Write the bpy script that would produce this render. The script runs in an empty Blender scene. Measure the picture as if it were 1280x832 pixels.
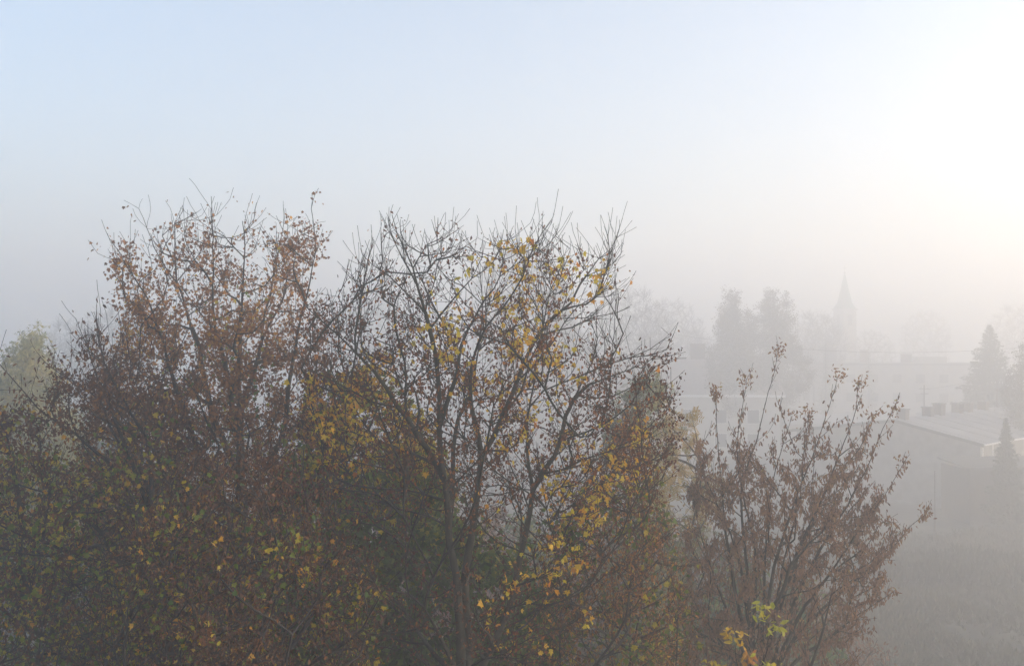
import bpy, math, random
import numpy as np
from mathutils import Vector, Matrix

SEED = 11
rng = np.random.default_rng(SEED)
random.seed(SEED)
sc = bpy.context.scene
col = sc.collection
R = math.radians
F = 1244.0          # focal length in photo pixels (1280 wide)
H = 16.25           # eye height: an upper-floor window
HZ = 425.0          # horizon row


def P(px, py, d):
    """world point seen at photo pixel (px,py) at forward distance d"""
    return np.array([(px - 640.0) / F * d, d, H + (HZ - py) / F * d])


# ----------------------------------------------------------------- tagging
def tag(o, label=None, cat=None, group=None, kind=None):
    if label: o['label'] = label
    if cat: o['category'] = cat
    if group: o['group'] = group
    if kind: o['kind'] = kind
    return o


def link(name, me, mat=None, parent=None):
    o = bpy.data.objects.new(name, me)
    col.objects.link(o)
    if mat is not None and me is not None:
        for m in (mat if isinstance(mat, (list, tuple)) else [mat]):
            me.materials.append(m)
    if parent is not None:
        o.parent = parent
    return o


def empty(name, loc, label, cat, group=None, rz=0.0):
    o = bpy.data.objects.new(name, None)
    col.objects.link(o)
    o.location = loc
    o.rotation_euler = (0, 0, rz)
    o.empty_display_size = 0.3
    return tag(o, label, cat, group)


def np_mesh(name, V, faces_idx, sizes, smooth=False, attr=None):
    """fast mesh from arrays: faces_idx flat vertex indices, sizes per-face corner counts"""
    me = bpy.data.meshes.new(name)
    V = np.asarray(V, dtype=np.float32)
    faces_idx = np.asarray(faces_idx, dtype=np.int32)
    sizes = np.asarray(sizes, dtype=np.int32)
    me.vertices.add(len(V))
    me.vertices.foreach_set('co', V.ravel())
    me.loops.add(len(faces_idx))
    me.loops.foreach_set('vertex_index', faces_idx)
    me.polygons.add(len(sizes))
    starts = np.concatenate([[0], np.cumsum(sizes)[:-1]]).astype(np.int32)
    me.polygons.foreach_set('loop_start', starts)
    me.polygons.foreach_set('loop_total', sizes)
    if smooth:
        me.polygons.foreach_set('use_smooth', np.ones(len(sizes), dtype=bool))
    if attr is not None:
        for k, v in attr.items():
            a = me.attributes.new(k, 'FLOAT', 'POINT')
            a.data.foreach_set('value', np.asarray(v, dtype=np.float32))
    me.update(calc_edges=True)
    return me


# ----------------------------------------------------------------- materials
def newmat(name):
    m = bpy.data.materials.new(name)
    m.use_nodes = True
    nt = m.node_tree
    nt.nodes.clear()
    return m, nt


def N(nt, t, **kw):
    n = nt.nodes.new(t)
    for k, v in kw.items():
        if k in n.inputs.keys():
            n.inputs[k].default_value = v
        else:
            setattr(n, k, v)
    return n


def ramp_set(r, stops, interp='LINEAR'):
    cr = r.color_ramp
    cr.interpolation = interp
    while len(cr.elements) > 1:
        cr.elements.remove(cr.elements[-1])
    cr.elements[0].position = stops[0][0]
    cr.elements[0].color = (*stops[0][1], 1)
    for p, c in stops[1:]:
        e = cr.elements.new(p)
        e.color = (*c, 1)


def leaf_mat(name, stops, trans=0.35, rough=0.55):
    m, nt = newmat(name)
    out = N(nt, 'ShaderNodeOutputMaterial')
    at = N(nt, 'ShaderNodeAttribute', attribute_name='tone')
    rp = N(nt, 'ShaderNodeValToRGB')
    ramp_set(rp, stops)
    tc = N(nt, 'ShaderNodeTexCoord')
    no = N(nt, 'ShaderNodeTexNoise')
    no.inputs['Scale'].default_value = 30.0
    hs = N(nt, 'ShaderNodeHueSaturation')
    mr = N(nt, 'ShaderNodeMapRange')
    mr.inputs['To Min'].default_value = 0.5
    mr.inputs['To Max'].default_value = 1.45
    pb = N(nt, 'ShaderNodeBsdfPrincipled')
    pb.inputs['Roughness'].default_value = rough
    pb.inputs['Specular IOR Level'].default_value = 0.3
    tr = N(nt, 'ShaderNodeBsdfTranslucent')
    mx = N(nt, 'ShaderNodeMixShader')
    mx.inputs[0].default_value = trans
    L = nt.links.new
    L(tc.outputs['Object'], no.inputs['Vector'])
    L(no.outputs['Fac'], mr.inputs['Value'])
    L(at.outputs['Fac'], rp.inputs['Fac'])
    L(rp.outputs['Color'], hs.inputs['Color'])
    L(mr.outputs['Result'], hs.inputs['Value'])
    L(hs.outputs['Color'], pb.inputs['Base Color'])
    L(hs.outputs['Color'], tr.inputs['Color'])
    L(pb.outputs[0], mx.inputs[1])
    L(tr.outputs[0], mx.inputs[2])
    L(mx.outputs[0], out.inputs['Surface'])
    return m


def surf_mat(name, c1, c2, scale=4.0, rough=0.85, bump=0.0, detail=5.0, stretch=(1, 1, 1), spec=0.3, metallic=0.0):
    m, nt = newmat(name)
    out = N(nt, 'ShaderNodeOutputMaterial')
    tc = N(nt, 'ShaderNodeTexCoord')
    mp = N(nt, 'ShaderNodeMapping')
    mp.inputs['Scale'].default_value = stretch
    no = N(nt, 'ShaderNodeTexNoise')
    no.inputs['Scale'].default_value = scale
    no.inputs['Detail'].default_value = detail
    rp = N(nt, 'ShaderNodeValToRGB')
    ramp_set(rp, [(0.32, c1), (0.68, c2)])
    pb = N(nt, 'ShaderNodeBsdfPrincipled')
    pb.inputs['Roughness'].default_value = rough
    pb.inputs['Specular IOR Level'].default_value = spec
    pb.inputs['Metallic'].default_value = metallic
    L = nt.links.new
    L(tc.outputs['Object'], mp.inputs['Vector'])
    L(mp.outputs[0], no.inputs['Vector'])
    L(no.outputs['Fac'], rp.inputs['Fac'])
    L(rp.outputs['Color'], pb.inputs['Base Color'])
    if bump:
        b = N(nt, 'ShaderNodeBump')
        b.inputs['Strength'].default_value = bump
        L(no.outputs['Fac'], b.inputs['Height'])
        L(b.outputs[0], pb.inputs['Normal'])
    L(pb.outputs[0], out.inputs['Surface'])
    return m


M = {}
M['bark'] = surf_mat('bark', (0.014, 0.015, 0.012), (0.042, 0.042, 0.032), 9, 0.9, 0.6, 6, (2.5, 2.5, 0.5))
M['bark_dark'] = surf_mat('bark_dark', (0.013, 0.011, 0.010), (0.036, 0.03, 0.026), 9, 0.9, 0.6, 6, (2.5, 2.5, 0.5))
M['bark_birch'] = surf_mat('bark_birch', (0.08, 0.075, 0.07), (0.5, 0.48, 0.44), 6, 0.8, 0.3, 5, (1, 1, 3))
M['leaf_central'] = leaf_mat('leaf_central', [(0.0, (0.05, 0.022, 0.012)), (0.4, (0.15, 0.055, 0.025)), (0.6, (0.3, 0.11, 0.03)),
                                              (0.75, (0.6, 0.22, 0.03)), (0.88, (0.7, 0.4, 0.02)), (1.0, (0.6, 0.48, 0.03))], 0.5)
M['leaf_left'] = leaf_mat('leaf_left', [(0.0, (0.07, 0.032, 0.015)), (0.45, (0.2, 0.085, 0.032)), (0.75, (0.38, 0.165, 0.04)),
                                        (0.9, (0.55, 0.28, 0.03)), (1.0, (0.5, 0.38, 0.04))], 0.45)
M['leaf_purple'] = leaf_mat('leaf_purple', [(0.0, (0.035, 0.016, 0.009)), (0.5, (0.125, 0.05, 0.022)), (0.8, (0.26, 0.11, 0.025)),
                                            (0.93, (0.45, 0.28, 0.02)), (1.0, (0.25, 0.27, 0.025))], 0.4)
M['leaf_green'] = leaf_mat('leaf_green', [(0.0, (0.016, 0.045, 0.006)), (0.4, (0.055, 0.12, 0.01)), (0.65, (0.16, 0.2, 0.012)),
                                          (0.85, (0.48, 0.36, 0.02)), (1.0, (0.55, 0.26, 0.02))], 0.5)
M['leaf_yellow'] = leaf_mat('leaf_yellow', [(0.0, (0.5, 0.2, 0.05)), (0.4, (0.6, 0.36, 0.04)), (1.0, (0.42, 0.42, 0.04))], 0.45)
M['leaf_ash'] = leaf_mat('leaf_ash', [(0.0, (0.04, 0.07, 0.03)), (0.4, (0.11, 0.15, 0.05)), (0.6, (0.28, 0.25, 0.07)),
                                      (1.0, (0.44, 0.29, 0.09))], 0.4)
M['leaf_hang'] = leaf_mat('leaf_hang', [(0.0, (0.11, 0.062, 0.043)), (0.5, (0.24, 0.132, 0.085)), (0.85, (0.32, 0.18, 0.075)),
                                          (1.0, (0.34, 0.27, 0.07))], 0.4)
M['leaf_pale'] = leaf_mat('leaf_pale', [(0.0, (0.09, 0.12, 0.06)), (0.5, (0.27, 0.28, 0.13)), (1.0, (0.48, 0.42, 0.17))], 0.4)
M['leaf_far'] = leaf_mat('leaf_far', [(0.0, (0.05, 0.05, 0.03)), (1.0, (0.12, 0.09, 0.04))], 0.3)
M['needles'] = leaf_mat('needles', [(0.0, (0.012, 0.028, 0.014)), (1.0, (0.035, 0.06, 0.028))], 0.1)
M['grass'] = leaf_mat('grass_blades', [(0.0, (0.018, 0.025, 0.013)), (0.5, (0.05, 0.055, 0.028)), (1.0, (0.115, 0.1, 0.055))], 0.3)


# ----------------------------------------------------------------- tree skeleton
def unit(v):
    n = np.linalg.norm(v, axis=-1, keepdims=True)
    return v / np.maximum(n, 1e-9)


class Skel:
    def __init__(self, cap=90000):
        self.pos = np.zeros((cap, 3)); self.dir = np.zeros((cap, 3))
        self.par = np.full(cap, -1, dtype=np.int64)
        self.lock = np.zeros(cap)      # minimum radius wished by a traced limb
        self.n = 0

    def add(self, p, parent, lock=0.0):
        i = self.n
        self.pos[i] = p
        self.par[i] = parent
        if parent >= 0:
            self.dir[i] = unit(p - self.pos[parent])
        else:
            self.dir[i] = (0, 0, 1)
        self.lock[i] = lock
        self.n += 1
        return i

    def near(self, p):
        d = np.linalg.norm(self.pos[:self.n] - p, axis=1)
        return int(np.argmin(d))

    def limb(self, pts, r0, r1, step=0.18, wob=0.012):
        """traced limb: list of 3D points, first one hooks onto the nearest node"""
        pts = [np.asarray(p, float) for p in pts]
        if self.n:
            i = self.near(pts[0])
            pts[0] = self.pos[i].copy()
        else:
            i = self.add(pts[0], -1, r0)
        Q = [pts[0]] + pts + [pts[-1] * 2 - pts[-2]]
        Q[0] = pts[0] * 2 - pts[1]
        out = []
        for k in range(1, len(Q) - 2):
            a, b, c, d = Q[k - 1], Q[k], Q[k + 1], Q[k + 2]
            n = max(1, int(np.linalg.norm(c - b) / step))
            for s in range(1, n + 1):
                t = s / n
                out.append(0.5 * ((2 * b) + (-a + c) * t + (2 * a - 5 * b + 4 * c - d) * t * t + (-a + 3 * b - 3 * c + d) * t ** 3))
        w = rng.normal(0, wob, (len(out), 3))
        for s in range(1, len(w)):
            w[s] = w[s - 1] * .88 + w[s]
        for s, q in enumerate(out):
            t = (s + 1) / len(out)
            i = self.add(q + w[s] * min(1, s / 4), i, r1 + (r0 - r1) * (1 - t) ** 1.35)

    def reach(self, targets, step=0.25, back=0.7, down=1.0, up=0.5, wob=0.02, rise=0.0):
        for T in targets:
            n = self.n
            d = T - self.pos[:n]
            L = np.sqrt((d * d).sum(1)) + 1e-6
            cs = (d * self.dir[:n]).sum(1) / L
            cost = L * (1 + back * (1 - cs)) + down * np.maximum(0, rise * L - d[:, 2])
            cost[L < 0.15] = 1e9
            i = int(np.argmin(cost))
            l = L[i]
            dh = d[i] / l
            p0 = self.pos[i]
            p1 = p0 + unit(self.dir[i] * 0.45 + dh * 0.8) * l * 0.35
            e = unit(dh * (1 - up * .5) + np.array([0, 0, up]) + rng.normal(0, .12, 3))
            p2 = T - e * l * 0.33
            k = max(2, int(l / step))
            j = i
            wv = np.zeros(3)
            for s in range(1, k + 1):
                t = s / k
                q = (1 - t) ** 3 * p0 + 3 * (1 - t) ** 2 * t * p1 + 3 * (1 - t) * t * t * p2 + t ** 3 * T
                wv = wv + rng.normal(0, wob, 3)
                j = self.add(q + wv * .7, j)
            if self.n > len(self.pos) - 400:
                return

    def kids(self):
        c = np.zeros(self.n, dtype=int)
        np.add.at(c, self.par[1:self.n], 1)
        return c

    def tipcount(self):
        n = self.n
        c = (self.kids() == 0).astype(float)
        for i in range(n - 1, 0, -1):
            c[self.par[i]] += c[i]
        return c

    def twigs(self, count, lmin, lmax, spread=0.8, up=0.5, maxtips=25, seg=0.12, wob=0.12, droop=0.0):
        c = self.tipcount()
        n0 = self.n
        cand = np.where((c <= maxtips) & (np.arange(n0) > 3))[0]
        pick = rng.choice(cand, count)
        for i in pick:
            if self.n > len(self.pos) - 50:
                break
            dr = unit(self.dir[i] * 0.9 + rng.normal(0, spread, 3) + np.array([0, 0, up]))
            l = rng.uniform(lmin, lmax)
            k = max(2, int(l / seg))
            q = self.pos[i].copy(); j = i
            for s in range(k):
                dr = unit(dr + rng.normal(0, wob, 3) + np.array([0, 0, 0.06 - droop]))
                q = q + dr * (l / k)
                j = self.add(q, j)

    def shoots(self, count, lmin, lmax, zmin, wob=0.08):
        """long bare upright shoots on tips near the crown top"""
        k = self.kids()
        tips = np.where(k == 0)[0]
        tips = tips[self.pos[tips, 2] > zmin]
        if len(tips) == 0:
            return
        for i in rng.choice(tips, min(count, len(tips)), replace=False):
            dr = unit(self.dir[i] * 0.6 + np.array([0, 0, 0.7]) + rng.normal(0, .22, 3))
            l = rng.uniform(lmin, lmax)
            n = max(2, int(l / .15)); q = self.pos[i].copy(); j = i
            for s in range(n):
                dr = unit(dr + rng.normal(0, wob, 3))
                q = q + dr * (l / n)
                j = self.add(q, j)

    def radii(self, rtip, rroot, free=.03):
        c = self.tipcount()
        al = math.log(rroot / rtip) / math.log(max(c[0], 2))
        r = rtip * c ** al
        lk = self.lock[:self.n]
        r = np.where(lk > 0, np.maximum(np.minimum(r, lk * 1.0), lk * 0.8), np.minimum(r, free))
        # a child is never thicker than its parent
        for i in range(1, self.n):
            if r[i] > r[self.par[i]]:
                r[i] = r[self.par[i]]
        return r


def tube_mesh(name, sk, r, sel, k):
    """tubes over the selected nodes (bool mask); rings are shared along a chain"""
    n = sk.n
    par = sk.par[:n]
    pos = sk.pos[:n]
    idx = np.where(sel & (par >= 0))[0]
    # main child of every node = its thickest selected child
    main = np.full(n, -1)
    order = idx[np.argsort(r[idx], kind='stable')]
    main[par[order]] = order
    tan = sk.dir[:n].copy()
    has = main >= 0
    tan[has] = unit(sk.dir[:n][has] + sk.dir[main[has]])
    ang = np.arange(k) * 2 * np.pi / k

    def rings(p, t, rad):
        ref = np.tile(np.array([0.23, 0.96, 0.12]), (len(p), 1))
        u = unit(np.cross(t, ref)); v = unit(np.cross(t, u))
        return (p[:, None] + rad[:, None, None] * (np.cos(ang)[None, :, None] * u[:, None] + np.sin(ang)[None, :, None] * v[:, None]))
    V1 = rings(pos[idx], tan[idx], r[idx])
    ring_of = np.full(n, -1)
    ring_of[idx] = np.arange(len(idx))
    start = np.full(len(idx), -1)
    is_main = main[par[idx]] == idx
    ok = is_main & (ring_of[par[idx]] >= 0)
    start[ok] = ring_of[par[idx]][ok]
    ex = np.where(~ok)[0]
    rad = np.minimum(r[par[idx[ex]]], r[idx[ex]] * 1.25)
    V2 = rings(pos[par[idx[ex]]], sk.dir[idx[ex]], rad)
    start[ex] = len(idx) + np.arange(len(ex))
    V = np.concatenate([V1, V2]).reshape(-1, 3)
    a = start * k
    b = np.arange(len(idx)) * k
    j = np.arange(k); j2 = (j + 1) % k
    q = np.stack([a[:, None] + j, a[:, None] + j2, b[:, None] + j2, b[:, None] + j], axis=-1).reshape(-1)
    return np_mesh(name, V, q, np.full(len(idx) * k, 4), smooth=True)


# ----------------------------------------------------------------- leaves
def leaf_template(kind):
    """vertices (x across, y along from the petiole, z) of unit length, list of faces"""
    if kind == 'maple':
        o = [(0, 0, 0), (.22, .02, .02), (.5, .08, .06), (.34, .3, .0), (.56, .58, .08), (.24, .56, .0), (0, 1.0, -.05),
             (-.24, .56, .0), (-.56, .58, .08), (-.34, .3, .0), (-.5, .08, .06), (-.22, .02, .02)]
        c = (0, .36, -.05)
        V = [c] + o
        Fc = [(0, i, i + 1) for i in range(1, len(o))] + [(0, len(o), 1)]
    elif kind == 'curl':      # a dried leaf, folded and curled
        V = [(0, 0, 0), (.3, .35, .16), (.0, .4, -.02), (-.3, .32, .2), (.2, .75, .3), (0, .72, .08), (-.18, .8, .26), (0, 1, .25)]
        Fc = [(0, 1, 2), (0, 2, 3), (2, 1, 4, 5), (3, 2, 5, 6), (5, 4, 7), (6, 5, 7)]
    elif kind == 'oval':
        V = [(0, 0, 0), (.24, .35, .05), (0, .4, -.04), (-.24, .35, .05), (.15, .75, .03), (-.15, .75, .03), (0, 1, 0)]
        Fc = [(0, 1, 2), (0, 2, 3), (1, 4, 6, 2), (3, 2, 6, 5)]
    elif kind == 'pinnate':   # stalk of paired leaflets
        V = []; Fc = []
        for s in range(5):
            y = .15 + s * .18
            for sg in (-1, 1):
                b = len(V)
                V += [(0, y, 0), (sg * .2, y + .02, .03), (sg * .36, y + .16, -.05), (sg * .14, y + .12, .0)]
                Fc.append((b, b + 1, b + 2, b + 3) if sg > 0 else (b, b + 3, b + 2, b + 1))
        b = len(V)
        V += [(-.012, 0, 0), (.012, 0, 0), (.012, 1, 0), (-.012, 1, 0)]
        Fc.append((b, b + 1, b + 2, b + 3))
    elif kind == 'hang':      # narrow drooping leaf, a bit twisted
        V = [(0, 0, 0), (.17, .3, .07), (0, .34, -.03), (-.17, .3, .05), (.13, .7, -.03), (-.1, .72, .08), (0, 1, .05)]
        Fc = [(0, 1, 2), (0, 2, 3), (1, 4, 6, 2), (3, 2, 6, 5)]
    elif kind == 'tuft':      # three thin blades: needles or a feathery spray
        V = []; Fc = []
        for a in (-.5, 0, .5):
            b = len(V)
            V += [(0, 0, 0), (math.sin(a) * .5 + .05, .5, .05), (math.sin(a) * .95, math.cos(a), 0), (math.sin(a) * .5 - .05, .5, -.05)]
            Fc.append((b, b + 1, b + 2, b + 3))
    elif kind == 'spray':     # small cluster of leaves, for far trees
        V = []; Fc = []
        rs = random.Random(5)
        for s in range(5):
            b = len(V)
            c = np.array([rs.uniform(-.5, .5), rs.uniform(0, 1), rs.uniform(-.4, .4)])
            for q in range(3):
                V.append(tuple(c + np.array([rs.uniform(-.22, .22), rs.uniform(-.22, .22), rs.uniform(-.2, .2)])))
            Fc.append((b, b + 1, b + 2))
    return np.array(V, float), Fc


def leaf_mesh(name, kind, pos, size, tone, hang=0.6, axis=None, flat=0.0):
    """one leaf per position"""
    n = len(pos)
    tv, tf = leaf_template(kind)
    ax = rng.normal(0, 1, (n, 3))
    if axis is not None:
        ax = ax * 0.5 + axis
    ax = unit(ax + np.array([0, 0, -hang * 1.6]))
    nr = rng.normal(0, 1, (n, 3)); nr[:, 2] += flat
    xx = unit(np.cross(ax, nr)); zz = unit(np.cross(xx, ax))
    wid = rng.uniform(.75, 1.15, (n, 1, 1))
    curl = rng.uniform(.4, 2.2, (n, 1, 1)) * np.where(rng.random((n, 1, 1)) < .5, 1, -1)
    V = pos[:, None] + size[:, None, None] * (tv[None, :, 0:1] * wid * xx[:, None] + tv[None, :, 1:2] * ax[:, None] + tv[None, :, 2:3] * curl * zz[:, None])
    base = (np.arange(n) * len(tv))[:, None]
    flat_i = np.concatenate([np.array(f) for f in tf])
    sizes = np.tile(np.array([len(f) for f in tf]), n)
    idx = (base + flat_i[None]).reshape(-1)
    return np_mesh(name, V.reshape(-1, 3), idx, sizes, attr={'tone': np.repeat(np.clip(tone, 0, 1), len(tv))})


def blob_noise(p, s, seed=0):
    r2 = np.random.default_rng(seed)
    v = np.zeros(len(p))
    for k in range(5):
        w = r2.normal(0, 1, 3) / s * (1 + k * .6)
        v += np.sin(p @ w + r2.uniform(0, 6.28)) / (1 + k * .5)
    return v / 2.2


def in_poly(x, y, poly):
    c = np.zeros(len(x), bool)
    j = len(poly) - 1
    for i in range(len(poly)):
        xi, yi = poly[i]; xj, yj = poly[j]
        if yi != yj:
            hit = ((yi > y) != (yj > y)) & (x < (xj - xi) * (y - yi) / (yj - yi) + xi)
            c ^= hit
        j = i
    return c


def poly_targets(poly, D, T, count, weight=None):
    """random 3D points inside a crown whose outline at distance D is poly; T = half depth"""
    poly = [tuple(map(float, p)) for p in poly]
    xs = [p[0] for p in poly]; ys = [p[1] for p in poly]
    out = []
    while len(out) < count:
        x = rng.uniform(min(xs), max(xs), 4000); y = rng.uniform(min(ys), max(ys), 4000)
        ok = in_poly(x, y, poly)
        if weight is not None:
            ok &= rng.random(4000) < weight(x, y)
        x, y = x[ok], y[ok]
        dmin = np.full(len(x), 1e9)
        for i in range(len(poly)):
            a = np.array(poly[i - 1]); b = np.array(poly[i])
            if a[1] > 800 and b[1] > 800:
                continue
            ab = b - a
            t = np.clip(((x - a[0]) * ab[0] + (y - a[1]) * ab[1]) / (ab @ ab + 1e-9), 0, 1)
            dmin = np.minimum(dmin, np.hypot(x - a[0] - t * ab[0], y - a[1] - t * ab[1]))
        full = T * F / D
        f = np.sqrt(np.clip(dmin / full, 0, 1) * (2 - np.clip(dmin / full, 0, 1)))
        off = rng.uniform(-1, 1, len(x)) * T * np.maximum(f, .15)
        for k in range(len(x)):
            out.append(P(x[k], y[k], D + off[k]) if True else None)
    out = out[:count]
    # keep the outline where it is drawn: scale pixel position with the mean distance
    return [np.array(o) for o in out]


def finish_tree(sk, name, label, cat, group, rtip, rroot, bark, leafspec, thr=0.03, twig_sides=3, free=.03):
    """sk -> Empty with trunk, branches and crown children"""
    base = sk.pos[0].copy()
    r = sk.radii(rtip, rroot, free)
    root = empty(name, tuple(base), label, cat, group)
    sk.pos[:sk.n] -= base
    big = r >= thr
    link('trunk', tube_mesh('trunk', sk, r, big, 9), M[bark], root)
    link('branches', tube_mesh('branches', sk, r, ~big, twig_sides), M[bark], root)
    k = sk.kids()
    world = sk.pos[:sk.n] + base
    for (part, kind, mat, pos, size, tone, kw) in leafspec(sk, r, k, world):
        if len(pos):
            link(part, leaf_mesh(part, kind, pos - base, size, tone, **kw), M[mat], root)
    return root


def copy_tree(root, loc, label, scale=1.0, rz=0.0, group=None, sz=None):
    c = root.copy(); col.objects.link(c)
    c.location = loc; c.rotation_euler = (0, 0, rz)
    s = sz if sz else scale
    c.scale = (scale, scale, s)
    c['label'] = label
    if group: c['group'] = group
    for ch in list(root.children):
        d = ch.copy(); col.objects.link(d); d.parent = c
    return c


def along(sk, cand, n, off):
    """leaf positions near the segments ending at the candidate nodes"""
    i = rng.choice(cand, n)
    t = rng.random((n, 1))
    p = sk.pos[i] * t + sk.pos[sk.par[i]] * (1 - t)
    return p + rng.normal(0, off, (n, 3)), i


SKY_O=2.2
HAZE_C=.97
HAZE_D, HAZE_G, HAZE_TOP = 0.0100, 0.5, 50.0
SUN_EL, SUN_AZ, SUN_E, SKY_S, SKY_DUST, VB, EXPO = 12.0, 99.0, 5.0, 0.13, 1.4, 8, 1.45
def patch(w, centres, rad):
    """1 near any of the given centres, falling to 0 at distance rad"""
    v = np.zeros(len(w))
    for c in centres:
        v = np.maximum(v, 1 - np.linalg.norm(w - c, axis=1) / rad)
    return v


def top_of(poly):
    return min(p[1] for p in poly)


# ---------- A. central maple: several stems, sparse leaves ----------
def central_maple():
    D = 14.0
    sk = Skel()

    def L(pts, r0, r1, d0=0.0, d1=0.0, wob=.006):
        n = len(pts)
        sk.limb([P(x, y, D + d0 + (d1 - d0) * i / (n - 1)) for i, (x, y) in enumerate(pts)], r0 * .66, r1, wob=wob)
    L([(586, HZ + (H + .15) / D * F), (585, 1500), (588, 1180), (584, 950)], .25, .20)
    # left stem
    L([(584, 950), (576, 832), (575, 780), (571, 720), (562, 680), (559, 640), (556, 600), (550, 560), (549, 535), (549, 500), (547, 470), (543, 440), (536, 412), (530, 390)],
      .135, .03, 0, -.5)
    L([(530, 390), (522, 358), (516, 335), (506, 312), (496, 292), (488, 266)], .04, .006, -.5, -.9)
    L([(530, 390), (508, 366), (488, 346), (466, 331), (453, 318)], .035, .006, -.5, -1.1)
    L([(536, 412), (552, 392), (570, 370), (590, 348), (603, 322)], .035, .006, -.5, -.2)
    L([(549, 535), (558, 505), (570, 470), (573, 445), (582, 415), (598, 384), (622, 345), (632, 300)], .058, .006, -.4, .7)
    L([(556, 600), (545, 580), (534, 560), (521, 542), (509, 522), (497, 508), (483, 485), (466, 463), (445, 440), (424, 420), (402, 400), (384, 384)], .085, .010, -.1, -1.3)
    L([(521, 542), (524, 512), (519, 490), (503, 474), (484, 461), (462, 452), (440, 452)], .042, .006, -.3, .6)
    L([(497, 508), (468, 503), (440, 488), (405, 470), (382, 462)], .028, .006, -.5, -1.9)
    L([(559, 640), (566, 600), (567, 560), (572, 525), (590, 490), (596, 455), (600, 420), (603, 380), (598, 330)], .07, .006, .1, 1.5)
    L([(548, 632), (531, 617), (515, 603), (497, 590), (478, 585), (440, 577), (400, 580)], .034, .007, 0, -1.2)
    L([(535, 575), (514, 566), (490, 556), (455, 545), (420, 535), (385, 531)], .038, .007, -.2, .9)
    L([(556, 660), (538, 645), (500, 635), (478, 626), (440, 612), (404, 612)], .03, .007, 0, .9)
    # middle stem
    L([(584, 950), (587, 832), (585, 760), (583, 720), (588, 690), (592, 655), (596, 620), (600, 580), (608, 562), (617, 545), (626, 523), (637, 500), (646, 478), (656, 453), (668, 428), (690, 399), (714, 379), (725, 355), (734, 344)],
      .15, .02, .15, .6)
    L([(734, 344), (748, 324), (763, 311), (770, 298), (773, 285)], .016, .005, .6, .5)
    L([(734, 344), (750, 338), (765, 330), (776, 318)], .014, .005, .6, .9)
    L([(600, 580), (599, 545), (592, 520), (588, 490), (590, 452), (606, 410), (626, 384), (650, 346), (664, 312), (690, 274)], .075, .006, .2, -1.0)
    L([(668, 428), (688, 415), (714, 409), (742, 396), (770, 390), (787, 383)], .036, .007, .5, 1.3)
    L([(646, 478), (672, 452), (688, 432), (706, 404), (722, 384), (744, 372), (768, 360)], .03, .006, .4, -.8)
    L([(626, 523), (652, 488), (664, 452), (676, 430), (682, 402), (690, 360), (704, 330)], .034, .006, .3, -1.4)
    # right stem
    L([(584, 980), (600, 850), (612, 815), (622, 790), (634, 760), (641, 730), (648, 698), (656, 668), (661, 638), (665, 612), (676, 592), (692, 572), (702, 545), (706, 522), (718, 497), (735, 482)],
      .12, .03, .3, .2)
    L([(735, 482), (765, 470), (795, 460), (815, 452), (828, 450)], .024, .005, .2, .7)
    L([(665, 612), (660, 575), (659, 540), (662, 508), (668, 480), (673, 452), (680, 420), (690, 388)], .042, .006, .3, -.2)
    L([(663, 500), (680, 488), (702, 479), (727, 470), (760, 457), (790, 448), (813, 438), (829, 426), (839, 420)], .034, .007, .1, .5)
    L([(676, 592), (700, 588), (726, 575), (752, 566), (785, 556), (812, 545)], .034, .006, .3, -.5)
    L([(641, 730), (660, 727), (684, 715), (716, 700), (742, 694)], .03, .006, .1, -.9)
    L([(630, 758), (655, 754), (680, 757), (697, 783), (706, 812)], .024, .006, 0, -1.1)
    L([(706, 522), (715, 505), (702, 480), (697, 462)], .024, .006, .2, .8)
    # lower left limbs, greener bark
    L([(584, 900), (572, 845), (558, 812), (543, 786), (528, 758), (508, 742), (485, 738)], .07, .012, -.1, -1.2)
    L([(572, 850), (545, 818), (524, 790), (503, 768), (482, 750), (455, 745)], .06, .010, -.2, .9)
    poly = [(384, 384), (404, 368), (440, 345), (452, 318), (470, 292), (487, 274), (515, 302), (545, 288), (560, 280), (592, 294), (630, 298), (662, 288), (692, 286), (705, 308),
            
            (735, 303), (773, 288), (777, 310), (762, 345), (786, 380), (772, 410), (800, 440), (838, 420), (836, 470), (846, 545), (838, 600), (800, 660), (770, 720), (730, 780),
            (700, 832), (450, 832), (420, 700), (385, 600), (372, 520), (376, 440)]
    wt = lambda x, y: np.where((y > 650), .45, np.where((x > 700) & (y < 440), .75, 1.0))
    T = poly_targets(poly, D, 2.1, 1500, wt)
    sk.reach(T, up=.5, back=1.2, down=1.5, step=.2, rise=.32, wob=.008)
    sk.twigs(4500, .12, .45, spread=.5, up=.5, maxtips=9, wob=.06)
    sk.shoots(60, .1, .34, H + .6)

    def leaves(sk, r, k, w):
        c = sk.tipcount()
        thin = np.where((c <= 3) & (np.arange(sk.n) > 5))[0]
        res = []
        # small brown keys and dried leaves
        p, i = along(sk, thin, 34000, .045)
        wp = p + w[0] - 0
        py = HZ - (wp[:, 2] - H) / wp[:, 1] * F; px = 640 + wp[:, 0] / wp[:, 1] * F
        keep = rng.random(len(p)) < np.clip(.22 + (py - 320) / 330 + .35 * blob_noise(wp, .9, 3) - .5 * np.clip((px - 690) / 80, 0, .7) * (py < 440), .03, .8)
        keep &= ~((py < 315) & (rng.random(len(p)) < .75))
        keep &= ~((py > 590) & (rng.random(len(p)) < .45))
        p, wp2 = p[keep], wp[keep]
        tone = np.clip(rng.normal(.32, .17, len(p)), 0, .68)
        res.append(('dried_leaves', 'curl', 'leaf_central', p + w[0], rng.uniform(.028, .065, len(p)), tone, dict(hang=.9)))
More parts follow.
